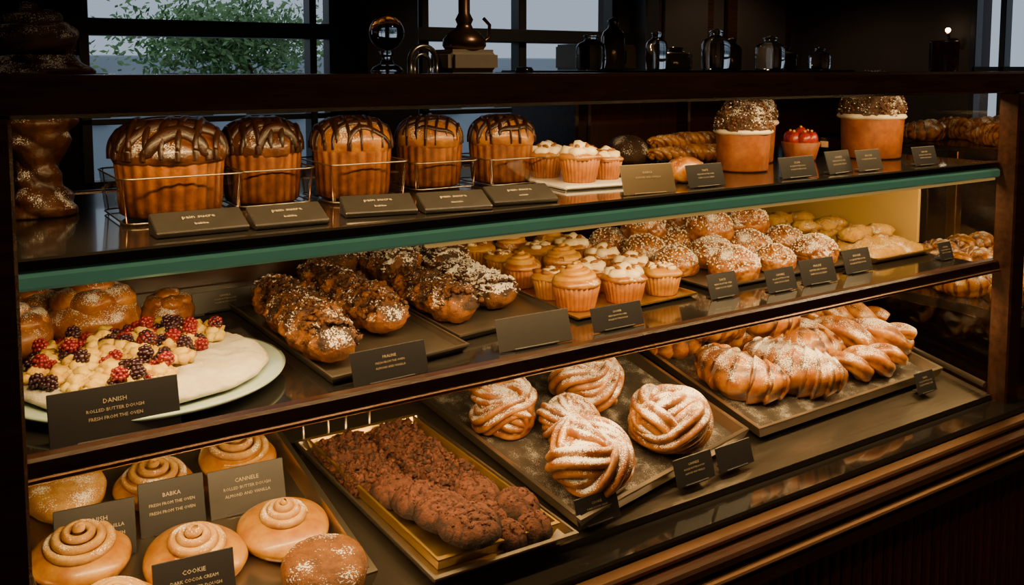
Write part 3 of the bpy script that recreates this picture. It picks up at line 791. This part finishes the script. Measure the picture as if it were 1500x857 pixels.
for (a_,b_,w_,d_,sd) in ((.648,1.545,.096,.072,1),(.750,1.545,.096,.072,2),(.657,1.466,.096,.072,6),(.762,1.466,.100,.072,7),(.780,1.390,.100,.070,3)):
    brownie_block(a_,b_,w_,d_,.026,sd,.1)
def choc_cookie(x,y,r,dz,seed,rx=0):
    b=MB()
    def crk(p): return max(0,1-abs(noise.noise(p*45))*7)
    def H(px,py):
        q=math.hypot(px,py)/r; p=Vector((px+seed,py,0))
        return .030*max(0,1-q**2.4)**.6+.003*fbm(p*70,3)*(1-q**3)+.002*abs(fbm(p*200,3))*(1-q**4)-.004*crk(p)*(1-q**3)
    def fn(i,j):
        q=i/40; a=2*pi*j/110
        px,py=q*r*math.cos(a),q*r*math.sin(a); p=Vector((px+seed,py,0))
        z=max(0,H(px,py)) if i<40 else 0
        e=1+.035*noise.noise(Vector((math.cos(a)*3,math.sin(a)*3,seed)))
        return Vector((px*e,py*e,z)),-.05+.7*crk(p)+1.0*max(0,q-.75)*4
    b.grid(41,110,fn,'brownie',False,True)
    def fz(r2):
        a=r2.uniform(0,2*pi); q=r*math.sqrt(r2.random())*.75; return (q*math.cos(a),q*math.sin(a),H(q*math.cos(a),q*math.sin(a)))
    crumbs(b,int(pi*r*r*9000),fz,seed,.0024)
    o=on_deck(b.obj('chocolate_cookie',(x,y,0),0)); o.location.z+=dz; return o
choc_cookie(.800,1.332,.045,.010,11); choc_cookie(.790,1.272,.040,.006,12); choc_cookie(.842,1.268,.042,.018,13); choc_cookie(.845,1.222,.034,.008,14); choc_cookie(.796,1.222,.032,.006,15)
choc_cookie(.675,1.400,.043,.008,1); choc_cookie(.696,1.347,.048,.018,2); choc_cookie(.712,1.292,.051,.028,3); choc_cookie(.728,1.235,.054,.038,4)
b=MB()
for dx in (0,.05):
    b.tube([(dx,0,0),(dx,0,.045),(dx+.006,0,.055),(dx+.08,0,.055),(dx+.086,0,.045),(dx+.086,0,0)],.0028,8,'steel')
o=b.obj('wire_handle',(.60,1.635,zd(1.635)-.008))
# knots : wound rings of layered dough
def knot(x,y,r,seed,mat='knot'):
    b=MB(); n=120; r2=random.Random(int(seed*100))
    cz=r*.60
    b.blob((0,0,cz),r*.66,mat,3,.06,2,(1,1,.85),zmin=0,bakef=lambda n:.4)
    for k in range(4):
        az=seed+k*2*pi/4+r2.uniform(-.2,.2); tilt=math.radians(32+10*r2.random()) if k<3 else math.radians(70)
        Q=Matrix.Rotation(az,3,'Z')@Matrix.Rotation(tilt,3,'X')
        off=Q@Vector((r*.10,0,0)); RR=r*(.60 if k<3 else .50)
        pts=[]
        for i in range(n):
            a=2*pi*i/n; q=RR*(1+.07*math.sin(2*a+k))
            p=Q@Vector((q*math.cos(a),q*math.sin(a),r*.05*math.sin(3*a))); p=p+off
            pts.append((p.x,p.y,cz+p.z*.86))
        b.tube(pts,lambda t:r*.30*(1+.10*math.sin(t*2*pi*2+k*1.7)),54,mat,fl=7,fd=.32,tw=2*pi*7*(1 if k%2 else 0),closed=True,zmin=0,
               bake=lambda t,a:.55*noise.noise(Vector((t*9,math.cos(a)*1.5,seed+k)))+.12)
    return on_deck(b.obj('sugared_knot_pastry',(x,y,0),0))
knot(.975,1.52,.078,.4); knot(1.20,1.535,.085,1.5); knot(1.075,1.435,.064,2.2); knot(1.02,1.305,.089,3.1); knot(1.25,1.345,.089,4.4)
# croissants
def croissant_mesh(Lg,r,arc,mat,seed,steps=5):
    b=MB(); n=150; Rr=Lg/arc; pts=[]
    for i in range(n):
        t=i/(n-1); a=(t-.5)*arc; pts.append((Rr*math.sin(a),Rr*(1-math.cos(a)),r*.85))
    def saw(t,a=0):
        s=abs(t-.5)*2*steps+.18*math.sin(a*2+seed); return s-math.floor(s)
    def fr_(t): 
        s=abs(t-.5)*2; return r*(max(0.0,1-s**2.1)**.60*.90+.13)
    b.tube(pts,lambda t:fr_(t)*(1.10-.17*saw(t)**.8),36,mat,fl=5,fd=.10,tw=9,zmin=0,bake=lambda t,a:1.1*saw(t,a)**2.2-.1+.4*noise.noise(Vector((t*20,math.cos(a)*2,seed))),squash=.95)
    o=b.obj('x'); me=o.data; bpy.data.objects.remove(o); return me
CR=[croissant_mesh(.23,.050,1.9,'golden',1,4),croissant_mesh(.235,.054,1.5,'knot',2,5),croissant_mesh(.21,.048,2.3,'golden_p',3,4)]
def croissant(x,y,dz,k,rz,s=1):
    o=place(CR[k],'croissant',(x,y,0),rz,sc=s); on_deck(o); o.location.z+=dz
croissant(1.545,1.43,0,2,-1.15,1.12); croissant(1.69,1.400,0,1,-1.0,1.08); croissant(1.82,1.47,0,0,-.55,1.0)
croissant(1.56,1.63,0,2,.3,1); croissant(1.73,1.60,.0,0,-.5,1); croissant(1.90,1.62,0,2,.2,1); croissant(2.06,1.62,0,0,-.8,.95)
croissant(1.74,1.54,.062,2,-.9,1.0); croissant(1.61,1.57,.055,0,-.3,1.0); croissant(1.95,1.60,.055,2,-.3,1); croissant(1.84,1.66,.06,0,.6,.95)
def dk(o,dz=0): on_deck(o); o.location.z+=dz
dk(strand_twist('braided_loaf',1.98,1.455,0,.36,.050,'golden_p',-.45,1.8,5,3,.02,2))
dk(strand_twist('braided_loaf',1.93,1.365,0,.24,.038,'golden_p',-.15,1.6,5,4,.01,2))
dk(strand_twist('braided_loaf',2.05,1.56,0,.28,.046,'golden',-.7,1.8,5,5,.01,2),.01)
for (x,y) in ((1.65,1.70),(1.84,1.72)):
    o=stacked_bun(x,y,0,.052,x,'cap_l','seeded_bun'); on_deck(o); o.location.z+=.045

# ---------------------------------------------------------------- things standing on the rail
ZR=1.4125
b=MB(); b.lathe([(0,0),(.022,0),(.024,.004),(.020,.009),(.010,.014),(.007,.022),(.010,.028),(.012,.032),(0,.034)],32,'crystal')
bm=bmesh.new(); bmesh.ops.create_icosphere(bm,subdivisions=4,radius=.0255,matrix=Matrix.Translation((0,0,.059))); b.addbm(bm,'crystal'); b.obj('crystal_ball_finial',(.592,1.235,ZR))
b=MB(); pts=[(.022*math.cos(a*pi/16),0,.018+.022*math.sin(a*pi/16)) for a in range(17)]
b.tube([(.022,0,0)]+pts+[(-.022,0,0)],.0045,12,'steel'); b.tube([(x*.6,.004,z*.7) for x,_,z in [(.022,0,0)]+pts+[(-.022,0,0)]],.003,10,'steel'); b.obj('arched_metal_handle',(.652,1.235,ZR))
b=MB(); b.box((0,0,.018),(.088,.07,.036),'beige',.008,seg=3)
b.lathe([(0,.036),(.030,.036),(.034,.042),(.033,.052),(.024,.062),(.014,.068),(.011,.075),(.014,.082),(.009,.092),(.009,.12),(.006,.13),(0,.132)],40,'bronze')
b.tube([(.03,0,.045),(.045,0,.055),(.046,0,.075),(.035,0,.085)],.003,8,'bronze'); b.obj('coffee_grinder',(.725,1.238,ZR))
b=MB(); b.lathe([(0,0),(.014,0),(.015,.004),(.012,.009),(0,.010)],24,'blacks'); b.obj('small_knob',(.835,1.235,ZR))
b=MB(); b.lathe([(0,0),(.030,0),(.031,.003),(.032,.066),(.033,.070),(.029,.070),(.028,.006),(0,.006)],40,'frame'); b.obj('dark_tumbler',(2.0,1.235,ZR))
b=MB(); b.box((0,0,.70),(1.75,.5,1.38),'frame',.01)
for k in range(3): b.box((-.57+k*.57,-.255,.75),(.5,.02,1.1),'base',.008)
b.box((0,0,1.395),(1.82,.56,.03),'blacks',.005); b.obj('back_cabinet',(3.2,3.3,0))
rr=random.Random(9)
for i in range(9):
    s=rr.uniform(.05,.085); h=rr.uniform(.10,.26)
    b=MB(); b.lathe([(0,0),(s*.9,0),(s,.01),(s,h*.62),(s*.85,h*.72),(s*.45,h*.80),(s*.42,h*.88),(s*.5,h*.9),(s*.5,h*.94),(0,h)],32,'jar' if i%2 else 'crystal'); b.obj('glass_jar',(2.5+i*.19,3.18+.08*(i%2),1.411))
b=MB(); b.box((0,0,.06),(.34,.2,.12),'beige',.01,seg=2); b.box((0,-.103,.06),(.2,.01,.06),'blacks',.003); b.obj('cash_register',(2.75,3.46,1.411))
b=MB(); b.tube([(0,0,0),(-.08,0,.0),(-.1,0,.04)],.01,8,'bronze'); bm=bmesh.new(); bmesh.ops.create_icosphere(bm,subdivisions=2,radius=.018,matrix=Matrix.Translation((-.1,0,.06))); b.addbm(bm,'bulb'); b.obj('wall_sconce',(6.095,3.68,1.62))

# neighbouring display table on the right
t=empty('side_display_table')
for nm,a in (('top',(2.42,3.3,1.2,2.0,.74,.77,'blacks')),('shelf',(2.42,3.3,1.3,2.0,1.19,1.205,'blacks')),('body',(2.92,3.28,1.25,1.95,0,.74,'frame')),('leg',(2.46,2.5,1.93,1.97,.77,1.19,'bronze')),('leg_2',(3.24,3.28,1.93,1.97,0.77,1.19,'bronze')),('body_side',(2.44,2.915,1.92,1.95,0,.74,'frame'))):
    boxobj(nm,a[0],a[1],a[2],a[3],a[4],a[5],a[6],t)
rr=random.Random(21)
for i in range(26):
    x=2.50+.13*(i%6)+rr.uniform(-.02,.02); y=1.32+.15*(i//6); z=.77
    place(CR[(i%2)*2],'croissant',(x,y,z),rr.uniform(-1.5,1.5),sc=.8)
for i in range(10):
    place(CR[(i%2)*2],'croissant',(2.52+.15*(i%5),1.4+.2*(i//5),1.206),rr.uniform(-1.5,1.5),sc=.7)

# ---------------------------------------------------------------- lights
def area(name,loc,size,power,col,rot=(0,0,0)):
    l=bpy.data.lights.new(name,'AREA'); l.shape='RECTANGLE'; l.size=size[0]; l.size_y=size[1]; l.energy=power; l.color=col
    o=bpy.data.objects.new(name,l); C.objects.link(o); o.location=loc; o.rotation_euler=rot; return o
W=(1,.62,.25)
area('strip_light_rail',(1.15,1.25,1.36),(2.1,.02),15,W,(math.radians(20),0,0))
area('strip_light_upper',(1.15,1.249,1.163),(2.1,.02),22,W,(math.radians(28),0,0))
area('strip_light_middle',(1.15,1.249,.911),(2.1,.02),24,W,(math.radians(28),0,0))
area('strip_light_side_table',(2.86,1.40,1.185),(.8,.02),5,W,(math.radians(20),0,0))
def fill_pendant(x,y,z,p,nm):  # invented lamp and fitting, added to carry fill light
    b=MB(); b.lathe([(.0,.14),(.02,.14),(.03,.12),(.11,.02),(.12,0),(.115,0),(.10,.018),(.02,.11),(0,.11)],32,'bronze'); b.tube([(0,0,.14),(0,0,2.9-z)],.003,6,'blacks')
    bm=bmesh.new(); bmesh.ops.create_icosphere(bm,subdivisions=2,radius=.03,matrix=Matrix.Translation((0,0,.04))); b.addbm(bm,'bulb'); b.obj('fill_pendant_lamp',(x,y,z))
    l=bpy.data.lights.new(nm,'SPOT'); l.energy=p; l.color=(1,.72,.44); l.spot_size=math.radians(140); l.shadow_soft_size=.06; l.spot_blend=.5
    o=bpy.data.objects.new(nm,l); C.objects.link(o); o.location=(x,y,z-.02)
fill_pendant(1.0,.2,2.35,22,'pendant_fill_front'); fill_pendant(3.2,.5,2.35,30,'pendant_fill_right'); fill_pendant(3.4,4.0,2.4,28,'pendant_fill_back'); fill_pendant(5.0,4.2,2.4,18,'pendant_fill_far')  # added fill for the case front and the dark back room

w=bpy.data.worlds.new('World'); bpy.context.scene.world=w; w.use_nodes=True
bg=w.node_tree.nodes['Background']; bg.inputs[0].default_value=(.42,.50,.62,1); bg.inputs[1].default_value=1.0

# ---------------------------------------------------------------- camera
cam=bpy.data.cameras.new('camera'); co=bpy.data.objects.new('camera',cam); C.objects.link(co)
cam.sensor_width=36; cam.sensor_fit='HORIZONTAL'; cam.lens=36*1350/1500; cam.shift_y=-(428.5-218)/1500; cam.clip_start=.02
co.location=(0,0,EYE); co.rotation_euler=(math.radians(85),0,-math.radians(33.3))
bpy.context.scene.camera=co
